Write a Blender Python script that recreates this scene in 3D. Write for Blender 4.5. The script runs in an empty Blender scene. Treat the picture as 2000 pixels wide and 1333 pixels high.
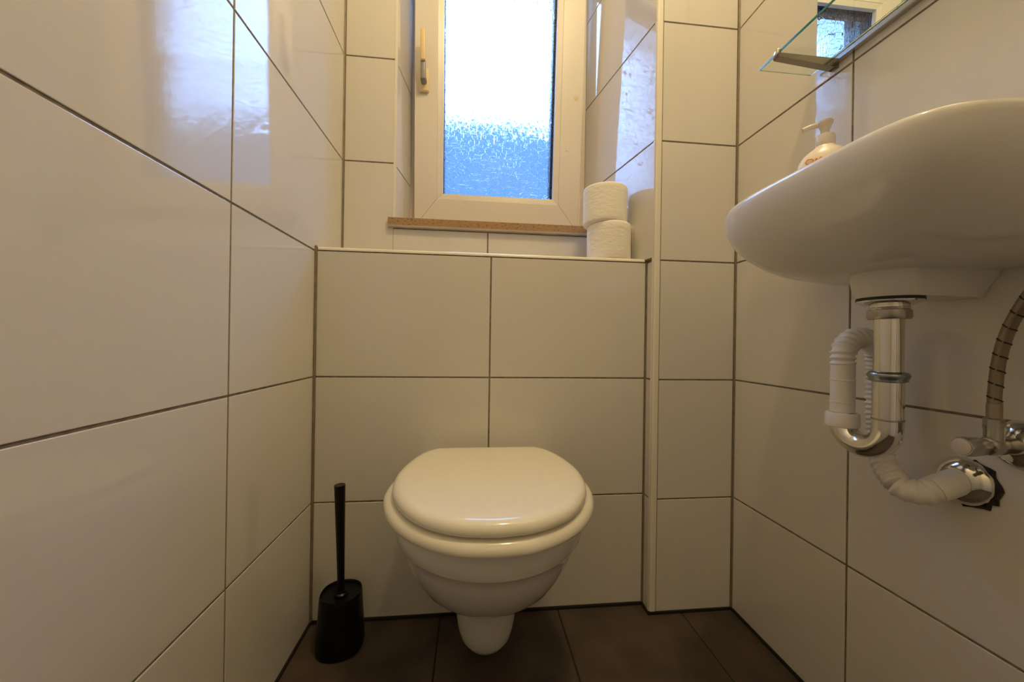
import bpy, bmesh, math, random
from mathutils import Vector, Matrix, Quaternion
random.seed(7)
H = 0.678                      # camera height: all builder coordinates below are relative to the camera, floor at -H
scene = bpy.context.scene
COL = scene.collection

# ------------------------------------------------------------------ camera
YAW, PITCH, ROLL, FPX = 0.1035, 0.0008, 0.0145, 732.4
cy, sy, cp, sp, cr, sr = math.cos(YAW), math.sin(YAW), math.cos(PITCH), math.sin(PITCH), math.cos(ROLL), math.sin(ROLL)
fwd = Vector((sy*cp, cy*cp, sp)); rgt = Vector((cy, -sy, 0)); up = rgt.cross(fwd)
r2 = cr*rgt + sr*up; u2 = cr*up - sr*rgt
cam_data = bpy.data.cameras.new('camera'); cam = bpy.data.objects.new('camera', cam_data); COL.objects.link(cam)
cam_data.sensor_fit = 'HORIZONTAL'; cam_data.sensor_width = 36.0; cam_data.lens = FPX/2000*36.0
cam_data.clip_start = 0.01; cam_data.clip_end = 200
M3 = Matrix((r2, u2, -fwd)).transposed()
cam.matrix_world = Matrix.Translation((0, 0, H)) @ M3.to_4x4()
scene.camera = cam

# ------------------------------------------------------------------ sky, lamp, exposure
world = bpy.data.worlds.new('overcast_sky'); scene.world = world; world.use_nodes = True
wn = world.node_tree.nodes; bgn = wn['Background']
bgn.inputs['Color'].default_value = (0.25, 0.48, 1.0, 1); bgn.inputs['Strength'].default_value = 13.5
LAMPC = (1.0, 0.775, 0.42)
def point_light(name, loc, energy, radius, color):
    l = bpy.data.lights.new(name, 'POINT'); l.energy = energy; l.shadow_soft_size = radius; l.color = color
    o = bpy.data.objects.new(name, l); COL.objects.link(o); o.location = (loc[0], loc[1], loc[2] + H); return o
point_light('ceiling_bulb', (0.30, 0.28, 1.60), 23.5, 0.05, LAMPC)
pl = bpy.data.lights.new('window_portal', 'AREA'); pl.shape = 'RECTANGLE'; pl.size = 0.62; pl.size_y = 1.1
pl.cycles.is_portal = True
po = bpy.data.objects.new('window_portal', pl); COL.objects.link(po)
po.location = (0.09, 1.46, 0.80 + H); po.rotation_euler = (math.radians(-90), 0, 0)
scene.view_settings.view_transform = 'Standard'; scene.view_settings.look = 'None'
scene.view_settings.gamma = 1; scene.view_settings.use_curve_mapping = False
scene.view_settings.exposure = 0.0
scene.cycles.max_bounces = 16; scene.cycles.diffuse_bounces = 8; scene.cycles.glossy_bounces = 8
scene.cycles.transmission_bounces = 12; scene.cycles.transparent_max_bounces = 16
scene.cycles.sample_clamp_indirect = 6.0
scene.cycles.use_denoising = True

# ------------------------------------------------------------------ materials
def mat(name, color, rough=0.5, metal=0.0, ior=1.5, coat=0.0, spec=0.5, **kw):
    m = bpy.data.materials.new(name); m.use_nodes = True
    b = m.node_tree.nodes['Principled BSDF']
    b.inputs['Base Color'].default_value = (*color, 1); b.inputs['Roughness'].default_value = rough
    b.inputs['Metallic'].default_value = metal; b.inputs['IOR'].default_value = ior
    b.inputs['Coat Weight'].default_value = coat; b.inputs['Specular IOR Level'].default_value = spec
    for k, v in kw.items(): b.inputs[k.replace('_', ' ')].default_value = v
    return m
def nodes(m): return m.node_tree.nodes, m.node_tree.links, m.node_tree.nodes['Principled BSDF']
def add_noise(m, scale, c1=None, c2=None, bump=0.0, dist=0.001, detail=4, stretch=None, p=(0.35, 0.65)):
    n, l, b = nodes(m)
    tc = n.new('ShaderNodeTexCoord'); mp = n.new('ShaderNodeMapping'); l.new(tc.outputs['Object'], mp.inputs[0])
    if stretch: mp.inputs['Scale'].default_value = stretch
    t = n.new('ShaderNodeTexNoise'); t.inputs['Scale'].default_value = scale; t.inputs['Detail'].default_value = detail
    l.new(mp.outputs[0], t.inputs['Vector'])
    if c1:
        r = n.new('ShaderNodeValToRGB'); r.color_ramp.elements[0].position = p[0]; r.color_ramp.elements[1].position = p[1]
        r.color_ramp.elements[0].color = (*c1, 1); r.color_ramp.elements[1].color = (*c2, 1)
        l.new(t.outputs['Fac'], r.inputs[0]); l.new(r.outputs[0], b.inputs['Base Color'])
    if bump:
        bp = n.new('ShaderNodeBump'); bp.inputs['Strength'].default_value = bump; bp.inputs['Distance'].default_value = dist
        prev = b.inputs['Normal'].links[0].from_socket if b.inputs['Normal'].is_linked else None
        if prev: l.new(prev, bp.inputs['Normal'])
        l.new(t.outputs['Fac'], bp.inputs['Height']); l.new(bp.outputs[0], b.inputs['Normal'])
    return m
M_TILE = mat('glazed_tile', (0.67, 0.65, 0.62), 0.04, ior=1.6)
add_noise(M_TILE, 260, bump=0.25, dist=0.0001, detail=2)
add_noise(M_TILE, 7, bump=0.25, dist=0.0015, detail=1)
M_GROUT = add_noise(mat('grout', (0.2, 0.17, 0.13), 0.9), 90, (0.15, 0.125, 0.095), (0.24, 0.205, 0.16), 0.4, 0.001)
M_SILI = add_noise(mat('silicone_joint', (0.2, 0.16, 0.11), 0.5), 60, (0.17, 0.14, 0.10), (0.23, 0.19, 0.135), 0.2, 0.001)
M_DARKJ = mat('dark_joint', (0.012, 0.010, 0.009), 0.55)
M_TRIM = mat('white_edge_trim', (0.78, 0.74, 0.66), 0.25)
M_FLOOR = add_noise(mat('brown_floor_tile', (0.07, 0.05, 0.04), 0.55), 9, (0.045, 0.032, 0.025), (0.088, 0.064, 0.050), 0.35, 0.0012, 8)
M_FGROUT = mat('floor_grout', (0.018, 0.014, 0.011), 0.9)
M_PVC = add_noise(mat('window_plastic', (0.74, 0.70, 0.65), 0.32), 400, bump=0.1, dist=0.0002)
M_PVCD = mat('frame_edge_grey', (0.10, 0.12, 0.15), 0.6)
M_GASK = mat('black_gasket', (0.012, 0.02, 0.035), 0.5)
M_OUT = mat('anthracite_outer_reveal', (0.055, 0.08, 0.11), 0.6)
M_PORC = mat('white_porcelain', (0.72, 0.715, 0.71), 0.08, spec=0.55)
M_SEAT = mat('white_lacquer_seat', (0.84, 0.81, 0.72), 0.13, spec=0.5)
M_BLACK = mat('black_plastic', (0.004, 0.004, 0.0045), 0.38, spec=0.22)
M_BLACKG = mat('black_gloss_plastic', (0.005, 0.005, 0.006), 0.28, spec=0.3)
M_CHROME = mat('chrome', (0.72, 0.71, 0.69), 0.10, 1.0)
M_CHROMED = mat('dull_chrome', (0.42, 0.41, 0.39), 0.27, 1.0)
M_RUBBER = mat('black_rubber', (0.01, 0.01, 0.01), 0.6)
M_WPL = mat('white_plastic', (0.76, 0.74, 0.71), 0.38, Subsurface_Weight=0.0)
M_CONC = mat('outside_render', (0.055, 0.075, 0.085), 0.9)
M_PLASTER = mat('white_plaster', (0.6, 0.57, 0.52), 0.9)
M_GLASSEDGE = mat('green_glass_edge', (0.03, 0.30, 0.27), 0.1, Transmission_Weight=0.3)
M_MIRROR = mat('mirror_silver', (0.90, 0.93, 0.92), 0.0, 1.0)
M_PAPER = add_noise(mat('tissue_paper', (0.86, 0.83, 0.76), 0.95), 55, bump=0.7, dist=0.0022, detail=6, stretch=(1, 1, 2.5))
M_CARD = mat('cardboard_tube', (0.45, 0.33, 0.2), 0.9)
M_ORANGE = mat('orange_print', (0.75, 0.28, 0.03), 0.5)
# particle board
M_CHIP = add_noise(mat('particle_board', (0.3, 0.17, 0.07), 0.85), 130, (0.13, 0.068, 0.032), (0.38, 0.235, 0.120), 0.7, 0.002, 8, (1, 1, 1.5), (0.30, 0.46))
M_LAM = mat('sill_laminate', (0.42, 0.35, 0.29), 0.45)
# braided hose
M_BRAID = mat('steel_braid', (0.27, 0.225, 0.175), 0.42, 0.8)
n, l, b = nodes(M_BRAID)
tc = n.new('ShaderNodeTexCoord')
w1 = n.new('ShaderNodeTexChecker'); w1.inputs['Scale'].default_value = 1
mp = n.new('ShaderNodeMapping'); mp.inputs['Scale'].default_value = (28, 190, 1); mp.inputs['Rotation'].default_value = (0, 0, 0.0)
l.new(tc.outputs['UV'], mp.inputs[0]); l.new(mp.outputs[0], w1.inputs['Vector'])
bp = n.new('ShaderNodeBump'); bp.inputs['Strength'].default_value = 0.5; bp.inputs['Distance'].default_value = 0.001
l.new(w1.outputs['Fac'], bp.inputs['Height']); l.new(bp.outputs[0], b.inputs['Normal'])
# glass shelf
M_SHELF = mat('clear_shelf_glass', (0.93, 0.985, 0.97), 0.0, ior=1.45, Transmission_Weight=1.0)
# ornamental pane
M_PANE = bpy.data.materials.new('crackle_glass'); M_PANE.use_nodes = True
n = M_PANE.node_tree.nodes; l = M_PANE.node_tree.links; n.clear()
out = n.new('ShaderNodeOutputMaterial'); mix = n.new('ShaderNodeMixShader'); tr = n.new('ShaderNodeBsdfTransparent'); gl = n.new('ShaderNodeBsdfRefraction')
gs = n.new('ShaderNodeBsdfGlossy'); gs.inputs['Roughness'].default_value = 0.08; gs.inputs['Color'].default_value = (0.9, 0.95, 1, 1)
tr.inputs['Color'].default_value = (0.92, 0.95, 0.97, 1)
gl.inputs['IOR'].default_value = 1.28; gl.inputs['Roughness'].default_value = 0.03; gl.inputs['Color'].default_value = (0.92, 0.95, 0.97, 1)
mix.inputs[0].default_value = 0.8
tc = n.new('ShaderNodeTexCoord'); mp = n.new('ShaderNodeMapping'); mp.inputs['Scale'].default_value = (1.0, 0.0, 1.45)
nz = n.new('ShaderNodeTexNoise'); nz.inputs['Scale'].default_value = 22; nz.inputs['Detail'].default_value = 3
ad = n.new('ShaderNodeVectorMath'); ad.operation = 'MULTIPLY_ADD'
ad.inputs[1].default_value = (0.008, 0.0, 0.008)
l.new(tc.outputs['Object'], mp.inputs[0]); l.new(tc.outputs['Object'], nz.inputs['Vector'])
l.new(nz.outputs['Color'], ad.inputs[0]); l.new(mp.outputs[0], ad.inputs[2])
def voro(scale, dist):
    v = n.new('ShaderNodeTexVoronoi'); v.distance = dist; v.feature = 'F1'; v.inputs['Scale'].default_value = scale
    l.new(ad.outputs[0], v.inputs['Vector']); return v
def edges(scale, dist, w):
    a_ = voro(scale, dist); b_ = voro(scale, dist); b_.feature = 'F2'
    d = n.new('ShaderNodeMath'); d.operation = 'SUBTRACT'; l.new(b_.outputs['Distance'], d.inputs[0]); l.new(a_.outputs['Distance'], d.inputs[1])
    r = n.new('ShaderNodeMapRange'); r.interpolation_type = 'SMOOTHSTEP'; r.inputs['From Max'].default_value = w
    l.new(d.outputs[0], r.inputs['Value']); return r
e1 = edges(30, 'CHEBYCHEV', 0.065); e2 = edges(42, 'MANHATTAN', 0.08)
sm = n.new('ShaderNodeMath'); sm.operation = 'MINIMUM'
l.new(e1.outputs[0], sm.inputs[0]); l.new(e2.outputs[0], sm.inputs[1])
inv = n.new('ShaderNodeMath'); inv.operation = 'SUBTRACT'; inv.inputs[0].default_value = 1.0; l.new(sm.outputs[0], inv.inputs[1])
bp = n.new('ShaderNodeBump'); bp.inputs['Strength'].default_value = 1.0; bp.inputs['Distance'].default_value = 0.0012
l.new(sm.outputs[0], bp.inputs['Height']); l.new(bp.outputs[0], gl.inputs['Normal']); l.new(bp.outputs[0], gs.inputs['Normal'])
mix2 = n.new('ShaderNodeMixShader'); mix2.inputs[0].default_value = 0.05       # pressed lines of the crackle pattern
l.new(gl.outputs[0], mix2.inputs[1]); l.new(gs.outputs[0], mix2.inputs[2])
fl = n.new('ShaderNodeBsdfRefraction'); fl.inputs['IOR'].default_value = 1.19; fl.inputs['Roughness'].default_value = 0.28; fl.inputs['Color'].default_value = (0.92, 0.95, 0.97, 1)
nf = n.new('ShaderNodeTexNoise'); nf.inputs['Scale'].default_value = 75; nf.inputs['Detail'].default_value = 3
mf = n.new('ShaderNodeMapping'); mf.inputs['Scale'].default_value = (1.6, 0, 0.6); l.new(tc.outputs['Object'], mf.inputs[0]); l.new(mf.outputs[0], nf.inputs['Vector'])
bf = n.new('ShaderNodeBump'); bf.inputs['Strength'].default_value = 1.0; bf.inputs['Distance'].default_value = 0.004; l.new(nf.outputs['Fac'], bf.inputs['Height']); l.new(bf.outputs[0], fl.inputs['Normal'])
mixf = n.new('ShaderNodeMixShader'); mixf.inputs[0].default_value = 0.78; l.new(tr.outputs[0], mixf.inputs[1]); l.new(fl.outputs[0], mixf.inputs[2])
l.new(inv.outputs[0], mix.inputs[0]); l.new(mixf.outputs[0], mix.inputs[1]); l.new(mix2.outputs[0], mix.inputs[2]); l.new(mix.outputs[0], out.inputs[0])
# smooth inner face of the same pane
M_PANE_IN = bpy.data.materials.new('smooth_glass_face'); M_PANE_IN.use_nodes = True
n = M_PANE_IN.node_tree.nodes; l = M_PANE_IN.node_tree.links; n.clear()
out = n.new('ShaderNodeOutputMaterial'); t2 = n.new('ShaderNodeBsdfTransparent'); g2 = n.new('ShaderNodeBsdfGlossy'); g2.inputs['Roughness'].default_value = 0.0
fr = n.new('ShaderNodeFresnel'); fr.inputs['IOR'].default_value = 1.45; m2 = n.new('ShaderNodeMixShader')
l.new(fr.outputs[0], m2.inputs[0]); l.new(t2.outputs[0], m2.inputs[1]); l.new(g2.outputs[0], m2.inputs[2]); l.new(m2.outputs[0], out.inputs[0])

# ------------------------------------------------------------------ object helpers
def world_loc(o):
    p = Vector((0, 0, 0))
    while o is not None: p += o.location; o = o.parent
    return p
def obj(name, bm, mats, parent=None, origin=None, smooth=False, sharp=None, label=None):
    """links bm (camera-relative coordinates) as one mesh object"""
    me = bpy.data.meshes.new(name)
    if not isinstance(mats, (list, tuple)): mats = [mats]
    for m in mats: me.materials.append(m)
    o = bpy.data.objects.new(name, me)
    base = world_loc(parent) if parent else Vector((0, 0, 0))
    if origin is not None:
        wl = Vector(origin) + Vector((0, 0, H)); o.location = wl - base
    else:
        wl = base; o.location = (0, 0, 0)
    bmesh.ops.translate(bm, verts=bm.verts, vec=Vector((0, 0, H)) - wl)
    bmesh.ops.recalc_face_normals(bm, faces=bm.faces)
    if smooth:
        for f in bm.faces: f.smooth = True
        if sharp:
            for e in bm.edges:
                if len(e.link_faces) == 2 and e.calc_face_angle(0) > math.radians(sharp): e.smooth = False
    bm.to_mesh(me); bm.free()
    COL.objects.link(o)
    if parent: o.parent = parent
    if label: o['label'] = label
    return o
def thing(name, label, cat, loc, group=None):
    o = bpy.data.objects.new(name, None); COL.objects.link(o); o.empty_display_size = 0.05
    o.location = (loc[0], loc[1], loc[2] + H); o['label'] = label; o['category'] = cat
    if group: o['group'] = group
    return o
def struct(o): o['kind'] = 'structure'; return o
def box(bm, x0, x1, y0, y1, z0, z1, mi=0):
    vs = [bm.verts.new(p) for p in ((x0,y0,z0),(x1,y0,z0),(x1,y1,z0),(x0,y1,z0),(x0,y0,z1),(x1,y0,z1),(x1,y1,z1),(x0,y1,z1))]
    fs = []
    for q in ((0,3,2,1),(4,5,6,7),(0,1,5,4),(1,2,6,5),(2,3,7,6),(3,0,4,7)):
        f = bm.faces.new([vs[i] for i in q]); f.material_index = mi; fs.append(f)
    return vs, fs
def bbox(bm, x0, x1, y0, y1, z0, z1, r=0.002, seg=2, mi=0):
    vs, fs = box(bm, x0, x1, y0, y1, z0, z1, mi)
    es = list({e for v in vs for e in v.link_edges})
    bmesh.ops.bevel(bm, geom=es, offset=r, segments=seg, profile=0.5, affect='EDGES')
def prism(bm, poly, z0, z1, mi=0):
    a = [bm.verts.new((x, y, z0)) for x, y in poly]; c = [bm.verts.new((x, y, z1)) for x, y in poly]; k = len(poly)
    bm.faces.new(a[::-1]).material_index = mi; bm.faces.new(c).material_index = mi
    for i in range(k): bm.faces.new((a[i], a[(i+1) % k], c[(i+1) % k], c[i])).material_index = mi
def loft(bm, rings, cap0=True, cap1=True, mi=0):
    vr = [[bm.verts.new(p) for p in r] for r in rings]; k = len(rings[0])
    for a, c in zip(vr[:-1], vr[1:]):
        for i in range(k):
            f = bm.faces.new((a[i], a[(i+1) % k], c[(i+1) % k], c[i])); f.material_index = mi
    if cap0: bm.faces.new(vr[0][::-1]).material_index = mi
    if cap1: bm.faces.new(vr[-1]).material_index = mi
    return vr
def lathe(bm, prof, c, axis='z', seg=40, mi=0, cap0=True, cap1=True):
    """prof = [(r, h)], c = centre; axis z, x or y"""
    rings = []
    for r, h in prof:
        ring = []
        for i in range(seg):
            a = 2*math.pi*i/seg; p, q = r*math.cos(a), r*math.sin(a)
            if axis == 'z': ring.append((c[0]+p, c[1]+q, c[2]+h))
            elif axis == 'x': ring.append((c[0]+h, c[1]+p, c[2]+q))
            else: ring.append((c[0]+p, c[1]+h, c[2]+q))
        rings.append(ring)
    return loft(bm, rings, cap0, cap1, mi)
def catmull(pts, n=8, closed=False):
    P = [Vector(p) for p in pts]; out = []; k = len(P)
    rng = range(k) if closed else range(k-1)
    for i in rng:
        if closed: a, b_, c, d = P[i-1], P[i], P[(i+1) % k], P[(i+2) % k]
        else: a, b_, c, d = P[max(i-1, 0)], P[i], P[i+1], P[min(i+2, k-1)]
        for j in range(n):
            t = j/n
            out.append(0.5*((2*b_) + (c-a)*t + (2*a-5*b_+4*c-d)*t*t + (3*b_-a-3*c+d)*t**3))
    if not closed: out.append(P[-1])
    return out
def resample(pts, step):
    acc = [0.0]
    for a, c in zip(pts[:-1], pts[1:]): acc.append(acc[-1] + (c-a).length)
    n_ = max(2, int(round(acc[-1]/step))); out = []; j = 0
    for i in range(n_+1):
        s = acc[-1]*i/n_
        while j < len(pts)-2 and acc[j+1] < s: j += 1
        t = (s-acc[j])/max(1e-9, acc[j+1]-acc[j]); out.append(pts[j].lerp(pts[j+1], min(max(t, 0), 1)))
    return out
def tube(bm, pts, rad, seg=24, caps=True, mi=0):
    """rad: number or function of the arc length"""
    T = [(pts[min(i+1, len(pts)-1)] - pts[max(i-1, 0)]).normalized() for i in range(len(pts))]
    N = T[0].orthogonal().normalized(); rings = []; s = 0
    uvl = bm.loops.layers.uv.verify(); ss = []
    for i, p in enumerate(pts):
        if i:
            N = (T[i-1].rotation_difference(T[i]) @ N).normalized(); s += (p-pts[i-1]).length
        N = (N - T[i]*N.dot(T[i])).normalized(); B = T[i].cross(N)
        r = rad(s) if callable(rad) else rad; ss.append(s)
        rings.append([p + r*(math.cos(2*math.pi*k/seg)*N + math.sin(2*math.pi*k/seg)*B) for k in range(seg)])
    vr = [[bm.verts.new(p) for p in r] for r in rings]
    for q in range(len(vr)-1):
        for i in range(seg):
            f = bm.faces.new((vr[q][i], vr[q][(i+1) % seg], vr[q+1][(i+1) % seg], vr[q+1][i])); f.material_index = mi
            for lp, uv in zip(f.loops, ((i/seg, ss[q]), ((i+1)/seg, ss[q]), ((i+1)/seg, ss[q+1]), (i/seg, ss[q+1]))): lp[uvl].uv = uv
    if caps:
        bm.faces.new(vr[0][::-1]).material_index = mi; bm.faces.new(vr[-1]).material_index = mi
def tiles(bm, O, U, V, N, us, vs, g=0.0038, e=None, t=0.0013, c=0.0011):
    """glazed tiles over the rectangle grid us x vs on the plane O + uU + vV, front face on the plane, N outward;
    grout bed t behind it. e = joints at the outer border (u0, u1, v0, v1)."""
    e = e or (g, g, g, g)
    O, U, V, N = Vector(O), Vector(U).normalized(), Vector(V), Vector(N).normalized()
    q = [O + U*a + V*b_ - N*t for a, b_ in ((us[0], vs[0]), (us[-1], vs[0]), (us[-1], vs[-1]), (us[0], vs[-1]))]
    f = bm.faces.new([bm.verts.new(p) for p in q]); f.material_index = 1
    for i in range(len(us)-1):
        for j in range(len(vs)-1):
            a0 = us[i] + (e[0] if i == 0 else g/2); a1 = us[i+1] - (e[1] if i == len(us)-2 else g/2)
            b0 = vs[j] + (e[2] if j == 0 else g/2); b1 = vs[j+1] - (e[3] if j == len(vs)-2 else g/2)
            if a1-a0 < 0.004 or b1-b0 < 0.004: continue
            rings = []
            for off, dep in ((0, -t), (0, -0.0006), (c*0.35, -0.00015), (c, 0)):
                rings.append([bm.verts.new(O + U*x + V*y + N*dep) for x, y in ((a0+off, b0+off), (a1-off, b0+off), (a1-off, b1-off), (a0+off, b1-off))])
            for A, B in zip(rings[:-1], rings[1:]):
                for k in range(4): bm.faces.new((A[k], A[(k+1) % 4], B[(k+1) % 4], B[k]))
            bm.faces.new(rings[-1])

# ------------------------------------------------------------------ room dimensions (fitted)
XL, XR, XP, XE = -0.3755, 0.6677, 0.447, 0.4646
YA, YB, YW, YF = 0.8972, 0.9345, 1.1114, 1.258
XFL = -0.2343
Z0, ZC = -H, 1.85
YN = -0.80                     # wall behind the camera
Z1 = -0.3912
rows = [Z0] + [Z1 + 0.3*k for k in range(8)]
rows = [z for z in rows if z < ZC-0.02] + [ZC]
X, Y, Z = (1, 0, 0), (0, 1, 0), (0, 0, 1)
ZBOX = 0.2185
JS = 0.0045

# floor
bm = bmesh.new()
box(bm, XL-0.1, XR+0.1, YN-0.1, YA+0.30, Z0-0.08, Z0-0.0012, 1)
fx = [XL, -0.07, 0.223, 0.532, XR]; fy = [YN, -0.55, 0.05, 0.65, YB]
for i in range(len(fx)-1):
    for j in range(len(fy)-1):
        bbox(bm, fx[i]+0.0015, fx[i+1]-0.0015, fy[j]+0.0015, fy[j+1]-0.0015, Z0-0.006, Z0, 0.001, 1)
struct(obj('floor', bm, [M_FLOOR, M_FGROUT]))
# ceiling
bm = bmesh.new(); box(bm, XL-0.1, XR+0.1, YN-0.1, YW+0.35, ZC, ZC+0.1); struct(obj('ceiling', bm, M_PLASTER))
# left wall
yl = sorted([YN, -0.5768, -0.1768, 0.2232, 0.6232, YB]); 
bm = bmesh.new(); box(bm, XL-0.12, XL-0.0014, YN-0.1, YW+0.35, Z0-0.08, ZC, 1)
tiles(bm, (XL, 0, 0), Y, Z, X, yl, rows[:4], e=(0.002, JS, 0.006, 0.0019))
yl2 = yl[:-1] + [YW]
tiles(bm, (XL, 0, 0), Y, Z, X, yl2, rows[3:], e=(0.002, 0.004, 0.0019, 0.002))
struct(obj('wall_left', bm, [M_TILE, M_GROUT]))
# right wall
yr = [YN, -0.5967, -0.1967, 0.2033, 0.6033, YA]
bm = bmesh.new(); box(bm, XR+0.0014, XR+0.12, YN-0.1, YW+0.35, Z0-0.08, ZC, 1)
tiles(bm, (XR, 0, 0), Y, Z, (-1, 0, 0), yr, rows, e=(0.002, JS*0.7, 0.006, 0.002))
struct(obj('wall_right', bm, [M_TILE, M_GROUT]))
# wall behind the camera, with a door
bm = bmesh.new(); box(bm, XL-0.1, -0.20, YN-0.12, YN, Z0-0.08, ZC); box(bm, 0.56, XR+0.1, YN-0.12, YN, Z0-0.08, ZC)
box(bm, -0.20, 0.56, YN-0.12, YN, 1.34, ZC); struct(obj('wall_front', bm, M_PLASTER))
bm = bmesh.new(); bbox(bm, -0.198, 0.558, YN-0.07, YN-0.03, Z0, 1.338, 0.003); d1 = struct(obj('door_1', bm, M_TRIM))
bm = bmesh.new(); lathe(bm, [(0.008, 0), (0.008, 0.045)], (-0.13, YN-0.03, 0.37), 'y', 16); bbox(bm, -0.14, -0.02, YN+0.012, YN+0.028, 0.362, 0.378, 0.004)
obj('door_handle', bm, M_CHROMED, d1)
# installation box in front of the toilet's back wall (fourth wall of the room up to sill height)
bm = bmesh.new(); XG = 0.042
box(bm, XL, XP, YB+0.0014, YW+0.05, Z0-0.08, ZBOX-0.0014, 1)
tiles(bm, (0, YB, 0), X, Z, (0, -1, 0), [XL, XG, XP], rows[:3] + [ZBOX-0.0085], e=(JS, JS*0.8, 0.007, 0.0018))
tiles(bm, (0, 0, ZBOX), X, Y, Z, [XL, XG+0.01, XP-0.004], [YB+0.008, YW], e=(0.004, 0.004, 0.001, 0.003))
struct(obj('wall_cistern', bm, [M_TILE, M_GROUT]))
# upper back wall with the window opening
SPL = (0.382-0.447)/(1.258-0.8972)          # splay of the pillar side
def xs_r(y): return 0.447 + SPL*(y-0.8972)
XFLb = -0.214; YFX = 1.275
bm = bmesh.new(); ZS = 0.345; ZLIN = 1.345; YO = 1.39
prism(bm, [(XL, YW+0.0014), (XFL, YW+0.0014), (XFLb-0.0014, YFX), (XFLb, YO), (XL, YO)], ZBOX-0.02, ZC, 1)
box(bm, XL, XP+0.05, YW+0.0014, YO, -0.1, ZS-0.022, 1)
box(bm, XFL-0.03, 0.52, YW+0.0014, YO, ZLIN, ZC, 1)
rb = [z for z in rows if z > 0.2]
tiles(bm, (0, YW, 0), X, Z, (0, -1, 0), [XL, XFL+0.001], [ZBOX] + rb[1:], e=(0.0042, 0.0008, 0.002, 0.002))
tiles(bm, (0, YW, 0), X, Z, (0, -1, 0), [XFL+0.001, XG-0.003, XP], [ZBOX, ZS-0.024], e=(0.0, 0.002, 0.002, 0.001))
tiles(bm, (0, YW, 0), X, Z, (0, -1, 0), [XFL, XG, XP], [ZLIN, rb[-2], ZC] if rb[-2] > ZLIN+0.03 else [ZLIN, ZC], e=(0.001, 0.002, 0.002, 0.002))
dv = Vector((XFLb-XFL, YFX-YW, 0)); L_ = dv.length
tiles(bm, (XFL, YW, 0), dv, Z, (dv.y, -dv.x, 0), [0.0, L_], [ZS-0.02] + rb[1:-2] + [ZLIN], e=(0.0006, 0.001, 0.001, 0.001))
struct(obj('wall_back', bm, [M_TILE, M_GROUT]))
# tiled pillar (boxed pipe shaft) right of the window
bm = bmesh.new()
prism(bm, [(XP+0.0014, YA+0.0014), (XR, YA+0.0014), (XR, YO), (xs_r(YFX)+0.0014, YO), (xs_r(YFX)+0.0014, YFX)], ZBOX-0.006, ZC, 1)
prism(bm, [(XP+0.0014, YA+0.0014), (XR, YA+0.0014), (XR, YO), (XP+0.0014, YO)], Z0-0.08, ZBOX-0.006, 1)
tiles(bm, (0, YA, 0), X, Z, (0, -1, 0), [XE-0.001, XR], rows, e=(0.0018, JS, 0.006, 0.002))
tiles(bm, (XP, 0, 0), Y, Z, (-1, 0, 0), [YA+0.002, YB], rows[:4], e=(0.0, JS*0.8, 0.006, 0.002))
dv = Vector((SPL, 1, 0)).normalized(); L_ = (YFX-YA)/dv.y
tiles(bm, (XP, YA, 0), dv, Z, (-dv.y, dv.x, 0), [0.002, L_], [ZBOX-0.005] + rb[1:], e=(0.0, 0.001, 0.003, 0.002))
struct(obj('wall_shaft', bm, [M_TILE, M_GROUT]))
# white quarter-round trims
bm = bmesh.new(); pr = [(XE-0.0015, YA+0.010), (XE-0.0015, YA-0.0006)]
for k in range(9):
    a = math.pi/2*k/8; pr.append((XP+0.0068-0.0075*math.sin(a), YA+0.0068-0.0075*math.cos(a)))
pr += [(XP-0.0006, YA+0.0095), (XP+0.004, YA+0.010)]
prism(bm, pr, Z0+0.004, ZC); struct(obj('trim_1', bm, M_TRIM))
bm = bmesh.new()
ring = [(YB+0.010, ZBOX+0.0002), (YB+0.0105, ZBOX-0.0075), (YB-0.0008, ZBOX-0.0075)]
for k in range(9):
    a = math.pi/2*k/8; ring.append((YB+0.0065-0.0073*math.cos(a), ZBOX-0.0063+0.0073*math.sin(a)))
loft(bm, [[(XL+0.006, y, z) for y, z in ring], [(XP-0.006, y, z) for y, z in ring]])
struct(obj('trim_2', bm, M_TRIM))
# window reveal trim left (thin white profile)
bm = bmesh.new(); box(bm, XFL-0.001, XFL+0.0065, YW-0.0012, YW+0.006, ZS, ZLIN); struct(obj('trim_3', bm, M_TRIM))
# silicone joints in the inner corners
def joint(name, segs):
    bm = bmesh.new()
    for p, q, r in segs: tube(bm, [Vector(p), Vector(q)], r, 10)
    struct(obj(name, bm, M_SILI, smooth=True, sharp=50))
joint('trim_4', [((XL+0.0005, YB-0.0002, Z0+0.002), (XL+0.0005, YB-0.0002, ZBOX+0.002), 0.0042), ((XL-0.0008, YW+0.0008, ZBOX+0.002), (XL-0.0008, YW+0.0008, ZC-0.005), 0.0046)])
joint('trim_5', [((XP+0.0005, YB+0.0005, Z0+0.002), (XP+0.0005, YB+0.0005, ZBOX+0.001), 0.0030), ((XP-0.0005, YB, ZBOX-0.001), (XP-0.0005, YB+0.012, ZBOX+0.001), 0.0036)])
joint('trim_6', [((XR+0.0008, YA+0.0008, Z0+0.002), (XR+0.0008, YA+0.0008, ZC-0.005), 0.0042)])
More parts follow.
